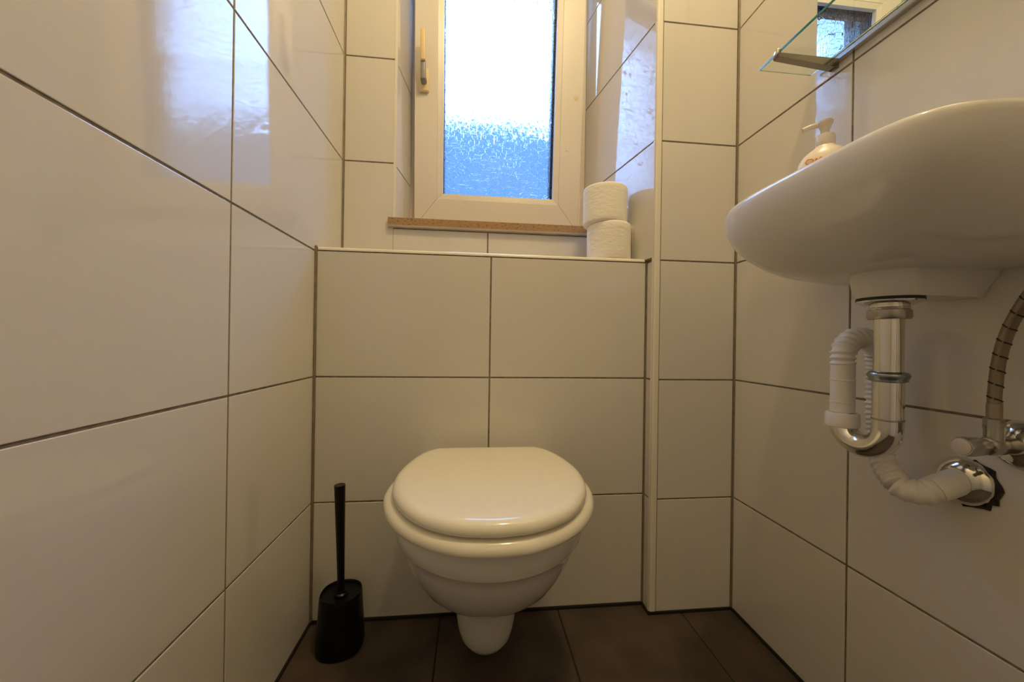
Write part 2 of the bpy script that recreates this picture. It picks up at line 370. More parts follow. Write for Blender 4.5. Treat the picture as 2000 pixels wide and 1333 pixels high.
# dark joint between wall tiles and floor
bm = bmesh.new()
box(bm, XL, XP, YB-0.004, YB+0.001, Z0-0.001, Z0+0.0065); box(bm, XP-0.004, XP+0.001, YA-0.004, YB-0.004, Z0-0.001, Z0+0.0065)
box(bm, XP, XR, YA-0.004, YA+0.001, Z0-0.001, Z0+0.0065); struct(obj('baseboard_back', bm, M_DARKJ))
bm = bmesh.new(); box(bm, XL-0.001, XL+0.004, YN, YB-0.004, Z0-0.001, Z0+0.0065); struct(obj('baseboard_left', bm, M_DARKJ))
bm = bmesh.new(); box(bm, XR-0.004, XR+0.001, YN, YA-0.004, Z0-0.001, Z0+0.0065); struct(obj('baseboard_right', bm, M_DARKJ))

# ------------------------------------------------------------------ window
win = bpy.data.objects.new('window_1', None); COL.objects.link(win); win.location = (0.08, YF, ZS + H); win['kind'] = 'structure'
OX0, OX1 = -0.175, 0.332
bm = bmesh.new()      # fixed outer frame
fxl, fxr, fzb, fzt = XFLb-0.003, xs_r(YFX)+0.004, ZS-0.01, ZLIN
for a in ((fxl, OX0, fzb, fzt), (OX1, fxr, fzb, fzt), (OX0, OX1, fzb, 0.392), (OX0, OX1, 1.308, fzt)):
    box(bm, a[0], a[1], YFX+0.004, 1.345, a[2], a[3])
obj('outer_frame', bm, M_PVC, win)
bm = bmesh.new()      # dark outer reveal of the masonry
box(bm, XFLb-0.003, OX0, 1.346, YO, ZS-0.05, ZLIN+0.03); box(bm, OX1, 0.42, 1.346, YO, ZS-0.05, ZLIN+0.03)
box(bm, XFLb, 0.42, 1.346, YO, 1.335, ZLIN+0.05); box(bm, XFLb, 0.42, 1.346, YO, ZS-0.06, 0.40)
obj('outer_reveal', bm, M_OUT, win)
# tilted sash: built upright, then turned about its lower edge
SX0, SX1, SZ0, SZ1 = -0.198, 0.355, 0.372, 1.325
GX0, GX1, GZ0, GZ1 = -0.1064, 0.2625, 0.485, 1.218
TILT = math.radians(3.9)
def tilt_bm(bm):
    R = Matrix.Rotation(TILT, 4, 'X'); c = Vector((0, YF, 0.40))
    bmesh.ops.transform(bm, matrix=Matrix.Translation(c) @ R @ Matrix.Translation(-c), verts=bm.verts)
sash = bmesh.new()
def mitred(bm, o, i, y0, y1, mi=0, slope=0.0):
    """rectangular ring with mitred corners between outer rect o and inner rect i = (x0, x1, z0, z1)"""
    A = [(o[0], o[2]), (o[1], o[2]), (o[1], o[3]), (o[0], o[3])]; B = [(i[0], i[2]), (i[1], i[2]), (i[1], i[3]), (i[0], i[3])]
    for k in range(4):
        k2 = (k+1) % 4; g_ = 0.0002
        P = [A[k], A[k2], B[k2], B[k]]
        d = Vector((A[k2][0]-A[k][0], A[k2][1]-A[k][1])).normalized()*g_
        P = [(P[0][0]+d.x, P[0][1]+d.y), (P[1][0]-d.x, P[1][1]-d.y), (P[2][0]-d.x, P[2][1]-d.y), (P[3][0]+d.x, P[3][1]+d.y)]
        f_ = [bm.verts.new((x, y0 + (slope if q >= 2 else 0), z)) for q, (x, z) in enumerate(P)]; b_ = [bm.verts.new((x, y1, z)) for x, z in P]
        bm.faces.new(f_).material_index = mi; bm.faces.new(b_[::-1]).material_index = mi
        for q in range(4): bm.faces.new((f_[q], b_[q], b_[(q+1) % 4], f_[(q+1) % 4])).material_index = mi
BD = 0.019
mitred(sash, (SX0, SX1, SZ0, SZ1), (GX0-BD, GX1+BD, GZ0-BD, GZ1+BD), YF, YF+0.0195)
mitred(sash, (SX0+0.027, SX1-0.027, SZ0+0.024, SZ1-0.024), (GX0-BD, GX1+BD, GZ0-BD, GZ1+BD), YF+0.0195, YF+0.058)
tilt_bm(sash); so = obj('sash', sash, M_PVC, win)
bv = so.modifiers.new('bevel', 'BEVEL'); bv.width = 0.0012; bv.segments = 2; bv.limit_method = 'ANGLE'
bm = bmesh.new(); mitred(bm, (GX0-BD+0.0003, GX1+BD-0.0003, GZ0-BD+0.0003, GZ1+BD-0.0003), (GX0, GX1, GZ0, GZ1), YF+0.0012, YF+0.02, 0, 0.004)
tilt_bm(bm); obj('glazing_bead', bm, M_PVC, so)
bm = bmesh.new(); mitred(bm, (GX0-0.003, GX1+0.003, GZ0-0.003, GZ1+0.003), (GX0+0.0012, GX1-0.0012, GZ0+0.0012, GZ1-0.0012), YF+0.0205, YF+0.024)
mitred(bm, (GX0-0.003, GX1+0.003, GZ0-0.003, GZ1+0.003), (GX0+0.0015, GX1-0.007, GZ0+0.001, GZ1-0.003), YF+0.030, YF+0.060); tilt_bm(bm); obj('gasket', bm, M_GASK, so)
bm = bmesh.new(); _, fs = box(bm, GX0-0.001, GX1+0.001, YF+0.0245, YF+0.0285, GZ0-0.001, GZ1+0.001); fs[2].material_index = 1; tilt_bm(bm)
obj('pane', bm, [M_PANE, M_PANE_IN], so, origin=(0.08, YF, 0.85))
bm = bmesh.new(); lathe(bm, [(0.0085, 0.0004), (0.0085, -0.0004), (0.007, -0.0007)], (0.3335, YF, 0.820), 'y', 16)
tilt_bm(bm); obj('screw_cap', bm, mat('yellowed_cap', (0.70, 0.60, 0.40), 0.5), so)
bm = bmesh.new(); bbox(bm, 0.300, 0.3155, YF-0.0009, YF+0.001, 0.645, 0.666, 0.0008, 1); tilt_bm(bm); obj('drain_cap', bm, M_PVC, so)
bm = bmesh.new(); bbox(bm, 0.347, 0.357, YF+0.014, YF+0.03, 0.43, 0.52, 0.002); bbox(bm, 0.351, 0.3585, YF-0.004, YF+0.02, 0.395, 0.50, 0.003); tilt_bm(bm)
obj('hinge', bm, M_PVC, so)
# handle, turned up
hx = -0.1675
bm = bmesh.new(); bbox(bm, hx-0.0155, hx+0.0155, YF-0.012, YF+0.001, 0.797, 0.868, 0.0045, 3); tilt_bm(bm)
hb = obj('handle', bm, mat('brass_tinted_handle', (0.80, 0.66, 0.42), 0.35), so, smooth=True, sharp=60)
bm = bmesh.new(); lathe(bm, [(0.0095, 0), (0.0095, -0.018), (0.0075, -0.024), (0.004, -0.026)], (hx, YF-0.010, 0.825), 'y', 24); 
bbox(bm, hx-0.0078, hx+0.0078, YF-0.038, YF-0.026, 0.818, 0.880, 0.004, 3); tilt_bm(bm); obj('handle_neck', bm, mat('worn_grey_metal', (0.28, 0.27, 0.26), 0.45, 0.5), hb, smooth=True, sharp=50)
bm = bmesh.new(); bbox(bm, hx-0.0072, hx+0.0078, YF-0.045, YF-0.031, 0.872, 0.965, 0.004, 3); tilt_bm(bm)
obj('handle_grip', bm, mat('golden_grip', (0.82, 0.64, 0.33), 0.35), hb, smooth=True, sharp=60)
# raw sill board
bm = bmesh.new()
xs = [-0.2467 + (0.6467)*k/24 for k in range(25)]
rings = []
for k, x in enumerate(xs):
    w = 0.0006*math.sin(k*1.7)
    yb = YW-0.012
    rings.append([(x, yb+w, 0.3285), (x, yb, 0.3495), (x, 1.277, 0.3495), (x, 1.277, 0.3285)])
for r in rings[20:]:
    for q in (2, 3): pass
loft(bm, rings)
sill = obj('window_sill', bm, M_CHIP); struct(sill)
bm = bmesh.new(); loft(bm, [[(x, YW-0.0135+0.0005*math.sin(k), 0.3225+0.0004*math.sin(k*2.1)), (x, YW-0.0140, 0.3283), (x, 1.27, 0.3283), (x, 1.27, 0.3225)] for k, x in enumerate(xs)])
obj('sill_laminate', bm, M_LAM, sill)

# ------------------------------------------------------------------ outside: the house wall opposite
bm = bmesh.new(); box(bm, -7, 8, 5.2, 5.6, -4, 3.6)
struct(obj('wall_neighbour', bm, M_CONC))
bm = bmesh.new(); box(bm, -7, 8, 1.5, 5.2, -1.0, -0.9); struct(obj('ground', bm, M_CONC))

# ------------------------------------------------------------------ toilet
TX = 0.036
LIDH = [(0, .505), (.03, .5075), (.055, .513), (.09, .530), (.122, .558), (.149, .599), (.167, .645), (.175, .70), (.173, .75), (.162, .805), (.145, .850), (.124, .876), (.108, .883), (.05, .885), (0, .885)]
SEATH = [(0, .499), (.032, .5010), (.060, .508), (.097, .528), (.130, .556), (.157, .592), (.178, .635), (.191, .69), (.190, .745), (.180, .795), (.164, .848), (.147, .874), (.128, .882), (.05, .884), (0, .884)]
def outline(half, n_=6):
    P = [(x, y, 0) for x, y in half]
    P = P + [(-x, y, 0) for x, y in half[-2:0:-1]]
    return [Vector((p.x, p.y, 0)) for p in catmull(P, n_, True)]
def inset(poly, d):
    out = []; k = len(poly)
    for i in range(k):
        t = (poly[(i+1) % k] - poly[i-1]).normalized(); nrm = Vector((-t.y, t.x, 0))
        out.append(poly[i] + nrm*d)
    return out
def slab(bm, poly, prof, cx=TX, dome=0.0):
    rings = [[(cx+p.x, p.y, z) for p in inset(poly, d)] for d, z in prof]
    vr = loft(bm, rings, True, False)
    c = Vector((0, 0, 0))
    for p in poly: c += p
    c /= len(poly); last = inset(poly, prof[-1][0]); prev = vr[-1]; z = prof[-1][1]
    for s in (0.8, 0.55, 0.3, 0.1):
        cur = [bm.verts.new((cx + c.x + (p.x-c.x)*s, c.y + (p.y-c.y)*s, z + dome*(1-s*s))) for p in last]
        k = len(cur)
        for i in range(k): bm.faces.new((prev[i], prev[(i+1) % k], cur[(i+1) % k], cur[i]))
        prev = cur
    bm.faces.new(prev)
def rounded(z0, z1, r, extra=0.0):
    pr = []; zc0, zc1 = z0+r, z1-r
    for k in range(7):
        a = math.pi/2*k/6; pr.append((r-r*math.sin(a), zc0-r*math.cos(a)))
    for k in range(7):
        a = math.pi/2*k/6; pr.append((r-r*math.cos(a), zc1+r*math.sin(a)))
    return pr
wc = thing('toilet', 'white wall-hung toilet with closed cream lid, hanging above the brown floor', 'toilet', (TX, 0.72, Z0))
bm = bmesh.new()
lid_pr = [(0.012, -0.2685), (0.004, -0.2680), (0.0008, -0.2655), (0, -0.2620), (0.0008, -0.2565), (0.0035, -0.2520), (0.008, -0.2488), (0.014, -0.2468), (0.022, -0.2460)]
slab(bm, outline(LIDH), lid_pr, dome=0.0012)
obj('lid', bm, M_SEAT, wc, smooth=True, sharp=70)
# seat ring with opening
bm = bmesh.new(); so_ = outline(SEATH)
st_pr = [(0.012, -0.2925), (0.004, -0.2922), (0.0012, -0.2905), (0, -0.2868), (0.0010, -0.2810), (0.0040, -0.2760), (0.009, -0.2728), (0.015, -0.2713)]
hole = [Vector((p.x*0.62, 0.69+(p.y-0.69)*0.66, 0)) for p in so_]
rings = [[(TX+p.x, p.y, z) for p in inset(so_, d)] for d, z in st_pr] + [[(TX+p.x, p.y, -0.2713) for p in inset(hole, -0.006)], [(TX+p.x, p.y, -0.276) for p in hole], [(TX+p.x, p.y, -0.2925) for p in hole]]
vr = loft(bm, rings, False, False); k = len(so_)
for i in range(k): bm.faces.new((vr[-1][i], vr[-1][(i+1) % k], vr[0][(i+1) % k], vr[0][i]))
obj('seat', bm, M_SEAT, wc, smooth=True, sharp=70)
for bx, by in ((-0.10, 0.60), (0.10, 0.60)):
    bm = bmesh.new(); bbox(bm, TX+bx-0.012, TX+bx+0.012, by-0.006, by+0.006, -0.2714, -0.2683, 0.0008, 1); obj('lid_buffer', bm, M_WPL, wc)
for s in (-1, 1):
    bm = bmesh.new(); lathe(bm, [(0.011, -0.296), (0.011, -0.268), (0.008, -0.262)], (TX+s*0.078, 0.898, 0), 'z', 20); obj('hinge', bm, M_CHROME, wc, smooth=True, sharp=40)
# bowl
def bowl_ring(z, yf, hw, yb=YB-0.0005, wb=0.9, n_=44, e=2.0):
    """half ellipse in front, sides running back to the wall"""
    yc = min(yf + hw*1.12, yb-0.02); pts = []
    for k in range(n_+1):
        a = math.pi*k/n_                      # from +x side round the front to -x side
        cx_, sx_ = math.cos(a), math.sin(a)
        px = math.copysign(abs(cx_)**(2/e), cx_)*hw; py = yc - (abs(sx_)**(2/e))*(yc-yf); pts.append((TX+px, py, z))
    m = 10
    for k in range(1, m+1):
        t = k/m; w = hw*(1 - (1-wb)*t*t); pts.append((TX-w, yc+(yb-yc)*t, z))
    for k in range(m, 0, -1):
        t = k/m; w = hw*(1 - (1-wb)*t*t); pts.append((TX+w, yc+(yb-yc)*t, z))
    return pts
bm = bmesh.new()
prof = [(-.2935, .526, .166, .92), (-.2945, .522, .170, .92), (-.300, .5195, .1725, .92), (-.320, .521, .1720, .92), (-.338, .525, .170, .92), (-.3425, .528, .167, .91), (-.345, .533, .163, .90), (-.3475, .536, .161, .90),
        (-.365, .544, .158, .9), (-.39, .558, .153, .9), (-.415, .577, .146, .9), (-.44, .598, .136, .88), (-.462, .624, .1235, .86), (-.482, .653, .109, .84), (-.498, .683, .094, .8), (-.510, .706, .083, .8), (-.522, .722, .074, .84),
        (-.540, .732, .0675, .88), (-.560, .736, .0655, .9), (-.580, .739, .063, .9), (-.600, .742, .0600, .9), (-.620, .747, .0545, .9), (-.633, .756, .046, .9), (-.640, .770, .035, .9), (-.643, .79, .024, .9), (-.644, .815, .012, .9)]
loft(bm, [bowl_ring(z, yf, hw, wb=wb) for z, yf, hw, wb in prof])
obj('bowl', bm, M_PORC, wc, smooth=True, sharp=60)
for s in (-1, 1):
    bm = bmesh.new(); lathe(bm, [(0.009, 0), (0.009, 0.004*s), (0.006, 0.006*s)], (TX+s*0.137, 0.80, -0.400), 'x', 18); obj('fixing_cap', bm, M_WPL, wc, smooth=True, sharp=40)

# ------------------------------------------------------------------ toilet brush
BX, BY = -0.2815, 0.862
tb = thing('toilet_brush', 'black toilet brush in its holder standing on the floor left of the toilet', 'toilet brush', (BX, BY, Z0))
bm = bmesh.new()
def squircle(r, z, n_=48, e=2.5, dx=0, dy=0):
    return [(BX+dx+math.copysign(abs(math.cos(2*math.pi*k/n_))**(2/e), math.cos(2*math.pi*k/n_))*r, BY+dy+math.copysign(abs(math.sin(2*math.pi*k/n_))**(2/e), math.sin(2*math.pi*k/n_))*r, z) for k in range(n_)]
rp = [(0.044, 0.0005), (0.0475, 0.003), (0.0488, 0.009), (0.0480, 0.03), (0.0455, 0.07), (0.0432, 0.108), (0.0424, 0.118), (0.0412, 0.1215), (0.0398, 0.120), (0.0385, 0.1150), (0.018, 0.1125)]
loft(bm, [squircle(r, Z0+h, e=2.3) for r, h in rp])
obj('holder', bm, M_BLACK, tb, smooth=True, sharp=55)
bm = bmesh.new(); lathe(bm, [(0.0145, 0.1128), (0.0145, 0.118), (0.011, 0.1205), (0.011, 0.124)], (BX, BY, Z0), 'z', 28); obj('collar', bm, M_BLACKG, tb, smooth=True, sharp=40)
bm = bmesh.new(); pts = [Vector((BX, BY, Z0+0.115)), Vector((BX-0.005, BY-0.004, Z0+0.357))]
pts = resample(pts, 0.02); tube(bm, pts, lambda s: 0.0072 + 0.0044*(s/0.245)**1.2, 28)
obj('handle', bm, M_BLACKG, tb, smooth=True, sharp=50)

# ------------------------------------------------------------------ toilet rolls
def make_roll():
    r = thing('toilet_roll', 'x', 'toilet roll', (0, 0, ZBOX), 'toilet rolls stacked on the ledge')
    bm = bmesh.new(); R_, r_, h_ = 0.0590, 0.021, 0.101
    pr = [(r_, 0.001), (R_-0.004, 0.0), (R_-0.001, 0.002), (R_, 0.006)] + [(R_+0.0002*math.sin(k*1.3), 0.006+(h_-0.012)*k/8) for k in range(1, 8)] + [(R_, h_-0.006), (R_-0.0012, h_-0.002), (R_-0.004, h_), (r_, h_-0.001)]
    seg = 64; rings = [[((rr+0.0006*math.sin(3*2*math.pi*k/seg))*math.cos(2*math.pi*k/seg), (rr+0.0006*math.sin(3*2*math.pi*k/seg))*math.sin(2*math.pi*k/seg), z+ZBOX) for k in range(seg)] for rr, z in pr]
    vr = loft(bm, rings, False, False)
    for k in range(seg): bm.faces.new((vr[-1][k], vr[-1][(k+1) % seg], vr[0][(k+1) % seg], vr[0][k]))
    obj('paper', bm, M_PAPER, r, smooth=True, sharp=60)
    bm = bmesh.new(); lathe(bm, [(0.0208, 0.0005), (0.0208, 0.1005), (0.0195, 0.1005), (0.0195, 0.0005)], (0, 0, ZBOX), 'z', 32, cap0=False, cap1=False); obj('cardboard_tube', bm, M_CARD, r, smooth=True, sharp=40)
    bm = bmesh.new()      # loose end of the paper
    a0 = math.radians(-32); pts0 = []
    for k in range(12):
        a = a0 + k*0.05; rr = 0.0591 + 0.0009 + 0.0016*max(0, 1-k/3)
        pts0.append((rr*math.cos(a), rr*math.sin(a)))
    A = [bm.verts.new((x, y, ZBOX+0.003)) for x, y in pts0]; B = [bm.verts.new((x, y, ZBOX+0.098)) for x, y in pts0]
    for k in range(11): bm.faces.new((A[k], A[k+1], B[k+1], B[k]))
    o = obj('loose_sheet', bm, M_PAPER, r, smooth=True); s_ = o.modifiers.new('thickness', 'SOLIDIFY'); s_.thickness = 0.0006
    return r
r1 = make_roll(); r1['label'] = 'lower white toilet roll of the stack, standing on the tiled ledge'
r1.location = (0.3675, 0.998, ZBOX+0.0003+H)
r2_ = r1.copy(); COL.objects.link(r2_)
for ch in list(r1.children):
    if ch.name.startswith('loose'): continue
    c = ch.copy(); COL.objects.link(c); c.parent = r2_
r2_['label'] = 'upper white toilet roll resting on top of the other roll'
r2_.location = (0.3555, 1.0, ZBOX+0.1014+H); r2_.rotation_euler = (0, 0, 0.8)

# ------------------------------------------------------------------ hand basin
SZR = 0.21; SCY, SB, NEAR_E = 0.450, 0.287, 2.7
def srim(scale_a, scale_b, z, n_=64, e=2.75, cy_=SCY, back=0.0):
    """half superellipse from the wall at far end round the front to the near end, then along the wall"""
    pts = []
    for k in range(n_+1):
        a = math.pi*k/n_; c_, s_ = math.cos(a), math.sin(a)
        far = c_ > 0; ee = e*0.92 if far else e*NEAR_E; aa = 0.222 if far else 0.191
        y = cy_ + math.copysign(abs(c_)**(2/ee), c_)*aa*scale_a
        x = XR - 0.0005 - back - abs(s_)**(2/ee)*SB*scale_b
        pts.append((x, y, z))
    m = 16; ya, yb_ = pts[-1][1], pts[0][1]
    for k in range(1, m): pts.append((XR-0.0005-back, ya + (yb_-ya)*k/m, z))
    return pts
basin = thing('hand_basin', 'white porcelain hand basin mounted on the right wall', 'sink', (XR-0.14, SCY, 0.06))
bm = bmesh.new()
rg = []
# underside from the neck outwards: (a, b, z, e, cy)
DX, DY = 0.563, 0.455
under = [(0.36, 0.60, 0.100, 2.4, 0.462), (0.50, 0.69, 0.102, 2.4, 0.461), (0.64, 0.775, 0.110, 2.45, 0.459), (0.76, 0.848, 0.123, 2.5, 0.457), (0.86, 0.905, 0.139, 2.6, 0.455), (0.925, 0.950, 0.155, 2.7, 0.453), (0.960, 0.976, 0.169, 2.75, 0.452), (0.975, 0.987, 0.1765, 2.75, 0.452), (0.985, 0.994, 0.183, 2.75, 0.452), (0.991, 0.999, 0.190, 2.75, 0.452), (0.995, 1.001, 0.198, 2.75, 0.452),
         (0.996, 1.0, 0.204, 2.75, 0.452), (0.990, 0.996, 0.2085, 2.75, 0.452), (0.975, 0.986, 0.2105, 2.75, 0.452), (0.95, 0.968, 0.2105, 2.75, 0.452)]
for a_, b_, z, e, c_ in under: rg.append(srim(a_, b_, z, e=e, cy_=c_))
# inner basin, shrinking towards the drain
k_n = len(rg[0])
def inner(t, z):
    bx, by, ax, ay, e_ = XR-0.172, 0.428, 0.094, 0.140, 2.7; out_ = []
    dx_, dy_ = DX-0.02-bx, DY-0.015-by
    for (x, y, zz) in srim(1.0, 1.0, z):
        th = math.atan2(y-by, x-bx); r = ((abs(math.cos(th))/ax)**e_ + (abs(math.sin(th))/ay)**e_)**(-1/e_)
        out_.append((bx + dx_*(1-t) + r*math.cos(th)*t, by + dy_*(1-t) + r*math.sin(th)*t, z))
    return out_
for t, z in ((1.0, 0.2105), (0.992, 0.2098), (0.978, 0.2055), (0.945, 0.185), (0.86, 0.155), (0.68, 0.132), (0.4, 0.121), (0.14, 0.1175)): rg.append(inner(t, z))
vr = loft(bm, rg, True, True)
obj('basin_body', bm, M_PORC, basin, smooth=True, sharp=70)
# neck under the drain and block back to the wall
bm = bmesh.new()
def neck(z, w0, w1, x0, rr=0.03):
    pts = []
    # near-side faces the camera; rounded front around the drain
    n_ = 20
    for k in range(n_+1):
        a = math.pi/2 + math.pi*k/n_
        pts.append((DX + x0*math.cos(a), DY + w0*math.sin(a), z))
    pts += [(DX+0.045, DY-w0*1.0, z), (XR-0.0006, DY-w1, z), (XR-0.0006, DY+w1, z), (DX+0.045, DY+w0, z)]
    return pts
loft(bm, [neck(0.114, 0.0435, 0.047, 0.0445), neck(0.100, 0.0410, 0.045, 0.0430), neck(0.090, 0.0395, 0.042, 0.0415), neck(0.080, 0.0385, 0.034, 0.0395), neck(0.070, 0.0365, 0.03, 0.036), neck(0.0665, 0.0345, 0.028, 0.034)])
obj('basin_neck', bm, M_PORC, basin, smooth=True, sharp=50)

# ------------------------------------------------------------------ chrome trap and its pipes
trap = thing('drain_trap', 'chrome bottle-less drain trap with white corrugated hose under the hand basin', 'drain pipe', (DX, DY, 0.04))
trap['label'] = 'chrome U-bend drain trap with white corrugated hose under the hand basin'
AX, AY = 0.563, 0.518
bm = bmesh.new(); lathe(bm, [(0.034, 0.0664), (0.0345, 0.0625), (0.030, 0.0625)], (DX, DY, 0), 'z', 40); obj('rubber_seal', bm, M_RUBBER, trap, smooth=True, sharp=40)
bm = bmesh.new(); lathe(bm, [(0.034, 0.0624), (0.0335, 0.0605), (0.024, 0.0560), (0.0205, 0.0555), (0.0205, 0.0535), (0.0212, 0.0525), (0.0205, 0.0515), (0.0212, 0.0505), (0.0205, 0.0495)], (DX, DY, 0), 'z', 40); obj('flange', bm, M_CHROME, trap, smooth=True, sharp=40)
bm = bmesh.new(); lathe(bm, [(0.0205, 0.0500), (0.0225, 0.0490), (0.0228, 0.0400), (0.0215, 0.0375), (0.016, 0.0370)], (DX, DY, 0), 'z', 40); obj('nut', bm, M_CHROMED, trap, smooth=True, sharp=40)
bm = bmesh.new(); lathe(bm, [(0.0155, 0.040), (0.0155, -0.045)], (DX, DY, 0), 'z', 40); obj('inlet_pipe', bm, M_CHROME, trap, smooth=True, sharp=40)
bm = bmesh.new(); lathe(bm, [(0.016, -0.0335), (0.0195, -0.0345), (0.0218, -0.0375), (0.0218, -0.0405), (0.0200, -0.0435), (0.0200, -0.0465), (0.0165, -0.048)], (DX, DY, 0), 'z', 40); obj('slip_ring', bm, mat('blue_grey_chrome', (0.30, 0.33, 0.36), 0.25, 1.0), trap, smooth=True, sharp=50)
bm = bmesh.new(); rr = (AY-DY)/2; zc = -0.112
pts = [Vector((DX, DY, -0.046)), Vector((DX, DY, zc+0.01))] + [Vector((DX, DY + rr - rr*math.cos(math.pi*k/24), zc - rr*math.sin(math.pi*k/24))) for k in range(25)] + [Vector((AX, AY, zc+0.012))]
tube(bm, resample(pts, 0.004), 0.0163, 36); obj('u_bend', bm, M_CHROME, trap, smooth=True, sharp=50)
bm = bmesh.new(); lathe(bm, [(0.0168, 0), (0.0172, 0.0012), (0.0168, 0.0025)], (DX, DY, -0.100), 'z', 36); obj('weld_ring', bm, M_CHROMED, trap, smooth=True, sharp=50)
bm = bmesh.new(); lathe(bm, [(0.0175, -0.1225), (0.0205, -0.1215), (0.0210, -0.119), (0.0208, -0.104), (0.0196, -0.1015), (0.0158, -0.101)], (AX, AY, 0), 'z', 40); obj('coupling_nut', bm, M_WPL, trap, smooth=True, sharp=40)
bm = bmesh.new(); lathe(bm, [(0.0150, -0.102), (0.0150, -0.0865), (0.0156, -0.086), (0.0156, -0.084), (0.0149, -0.0835), (0.0149, -0.053), (0.0154, -0.0525), (0.0154, -0.0505), (0.0147, -0.050), (0.0147, -0.028)], (AX, AY, 0), 'z', 40); obj('hose_sleeve', bm, M_WPL, trap, smooth=True, sharp=40)
def corr(r0, r1, period):
    def f(s):
        t = (s/period) % 1.0; return r0 + (r1-r0)*(1-abs(2*t-1))**1.5
    return f
bm = bmesh.new()
pts = catmull([(AX, AY, -0.030), (AX, AY, -0.016), (AX+0.004, AY+0.001, -0.002), (AX+0.020, AY+0.003, 0.011), (AX+0.042, AY+0.004, 0.012), (AX+0.060, AY+0.004, -0.002), (AX+0.067, AY+0.005, -0.028), (AX+0.067, AY+0.005, -0.06), (AX+0.065, AY+0.003, -0.10), (AX+0.060, AY-0.004, -0.14), (AX+0.048, AY-0.020, -0.175), (AX+0.040, AY-0.045, -0.195)], 12)
tube(bm, resample(pts, 0.0011), corr(0.0133, 0.0168, 0.0078), 32); obj('corrugated_hose', bm, M_WPL, trap, smooth=True)
bm = bmesh.new()
pts = catmull([(AX+0.040, AY-0.044, -0.195), (AX+0.044, AY-0.054, -0.200), (AX+0.054, AY-0.066, -0.1985), (AX+0.064, AY-0.072, -0.192)], 16)
tube(bm, resample(pts, 0.0011), corr(0.0154, 0.0176, 0.0080), 32); obj('corrugated_hose', bm, M_WPL, trap, smooth=True)
bm = bmesh.new()
pts = catmull([(AX+0.062, AY-0.071, -0.193), (AX+0.074, AY-0.0745, -0.187), (AX+0.0875, AY-0.0758, -0.182), (XR-0.004, 0.442, -0.1805)], 10)
tube(bm, resample(pts, 0.004), 0.0170, 32); obj('outlet_pipe', bm, M_WPL, trap, smooth=True, sharp=50)
bm = bmesh.new(); RC = (XR, 0.442, -0.1805)
lathe(bm, [(0.0318, -0.0005), (0.0320, -0.003), (0.0300, -0.008), (0.0260, -0.013), (0.0215, -0.0165), (0.0185, -0.018), (0.0175, -0.0182)], RC, 'x', 48); obj('wall_rosette', bm, M_CHROME, trap, smooth=True, sharp=50)
bm = bmesh.new(); poly = []
for k in range(34):
    a = 2*math.pi*k/34; r = 0.027 + 0.0055*random.random()
    poly.append((XR, 0.4350 + r*0.95*math.cos(a), -0.1815 + r*1.12*math.sin(a)))
loft(bm, [[(x-0.0002, y, z) for x, y, z in poly], [(x-0.0026, y, z) for x, y, z in poly]]); obj('ragged_seal', bm, add_noise(mat('dark_putty', (0.02, 0.017, 0.014), 0.9), 200, (0.008, 0.007, 0.006), (0.05, 0.04, 0.03), 0.6, 0.002), trap)

# ------------------------------------------------------------------ angle valve and braided hose
VY, VZ = 0.388, -0.1175
va = thing('angle_valve', 'chrome angle valve with round knob on the right wall, beside the drain outlet', 'valve', (XR-0.05, VY, VZ))
bm = bmesh.new(); lathe(bm, [(0.0300, -0.0005), (0.0302, -0.003), (0.027, -0.009), (0.020, -0.015), (0.012, -0.018), (0.0105, -0.0185)], (XR, VY, VZ), 'x', 48); obj('rosette', bm, M_CHROME, va, smooth=True, sharp=50)
bm = bmesh.new(); lathe(bm, [(0.0095, -0.015), (0.0095, -0.034), (0.0108, -0.036), (0.0108, -0.052), (0.0098, -0.054), (0.0070, -0.055), (0.0070, -0.060)], (XR, VY, VZ), 'x', 36)
lathe(bm, [(0.0085, 0.0), (0.0085, 0.024)], (XR-0.044, VY, VZ), 'z', 24); obj('body', bm, M_CHROMED, va, smooth=True, sharp=40)
bm = bmesh.new(); seg = 48; rings = []
for x, r, fl in ((-0.058, 0.0080, 0.08), (-0.061, 0.0098, 0.08), (-0.080, 0.0112, 0.06), (-0.0865, 0.0112, 0.03), (-0.0885, 0.0104, 0)):
    rings.append([(XR+x, VY+r*(1+fl*math.cos(6*2*math.pi*k/seg))*math.cos(2*math.pi*k/seg), VZ+r*(1+fl*math.cos(6*2*math.pi*k/seg))*math.sin(2*math.pi*k/seg)) for k in range(seg)])
loft(bm, rings); kb = obj('knob', bm, M_CHROMED, va, smooth=True, sharp=50)
bm = bmesh.new(); lathe(bm, [(0.0092, -0.0884), (0.0092, -0.0892), (0.0086, -0.0896)], (XR, VY, VZ), 'x', 32); obj('knob_cap', bm, mat('matt_cap', (0.55, 0.50, 0.42), 0.6), kb, smooth=True, sharp=40)
HX = XR-0.044
bm = bmesh.new(); lathe(bm, [(0.0075, 0.018), (0.0090, 0.0192), (0.0090, 0.0325), (0.0070, 0.034)], (HX, VY, VZ), 'z', 6); obj('hose_nut', bm, M_CHROMED, va)
ho = thing('braided_hose', 'steel braided water hose with black marks, rising from the angle valve', 'hose', (HX, VY, VZ+0.03))
bm = bmesh.new(); lathe(bm, [(0.0066, 0.0335), (0.0066, 0.051), (0.0060, 0.0515)], (HX, VY, VZ), 'z', 28); obj('ferrule', bm, mat('dull_steel', (0.34, 0.29, 0.23), 0.4, 0.8), ho, smooth=True, sharp=40)
hp = catmull([(HX, VY, VZ+0.046), (HX, VY-0.0005, -0.05), (HX-0.001, VY-0.004, -0.015), (HX-0.004, VY-0.013, 0.02), (HX-0.008, VY-0.027, 0.050), (HX-0.012, VY-0.043, 0.075), (HX-0.015, VY-0.056, 0.090)], 14)
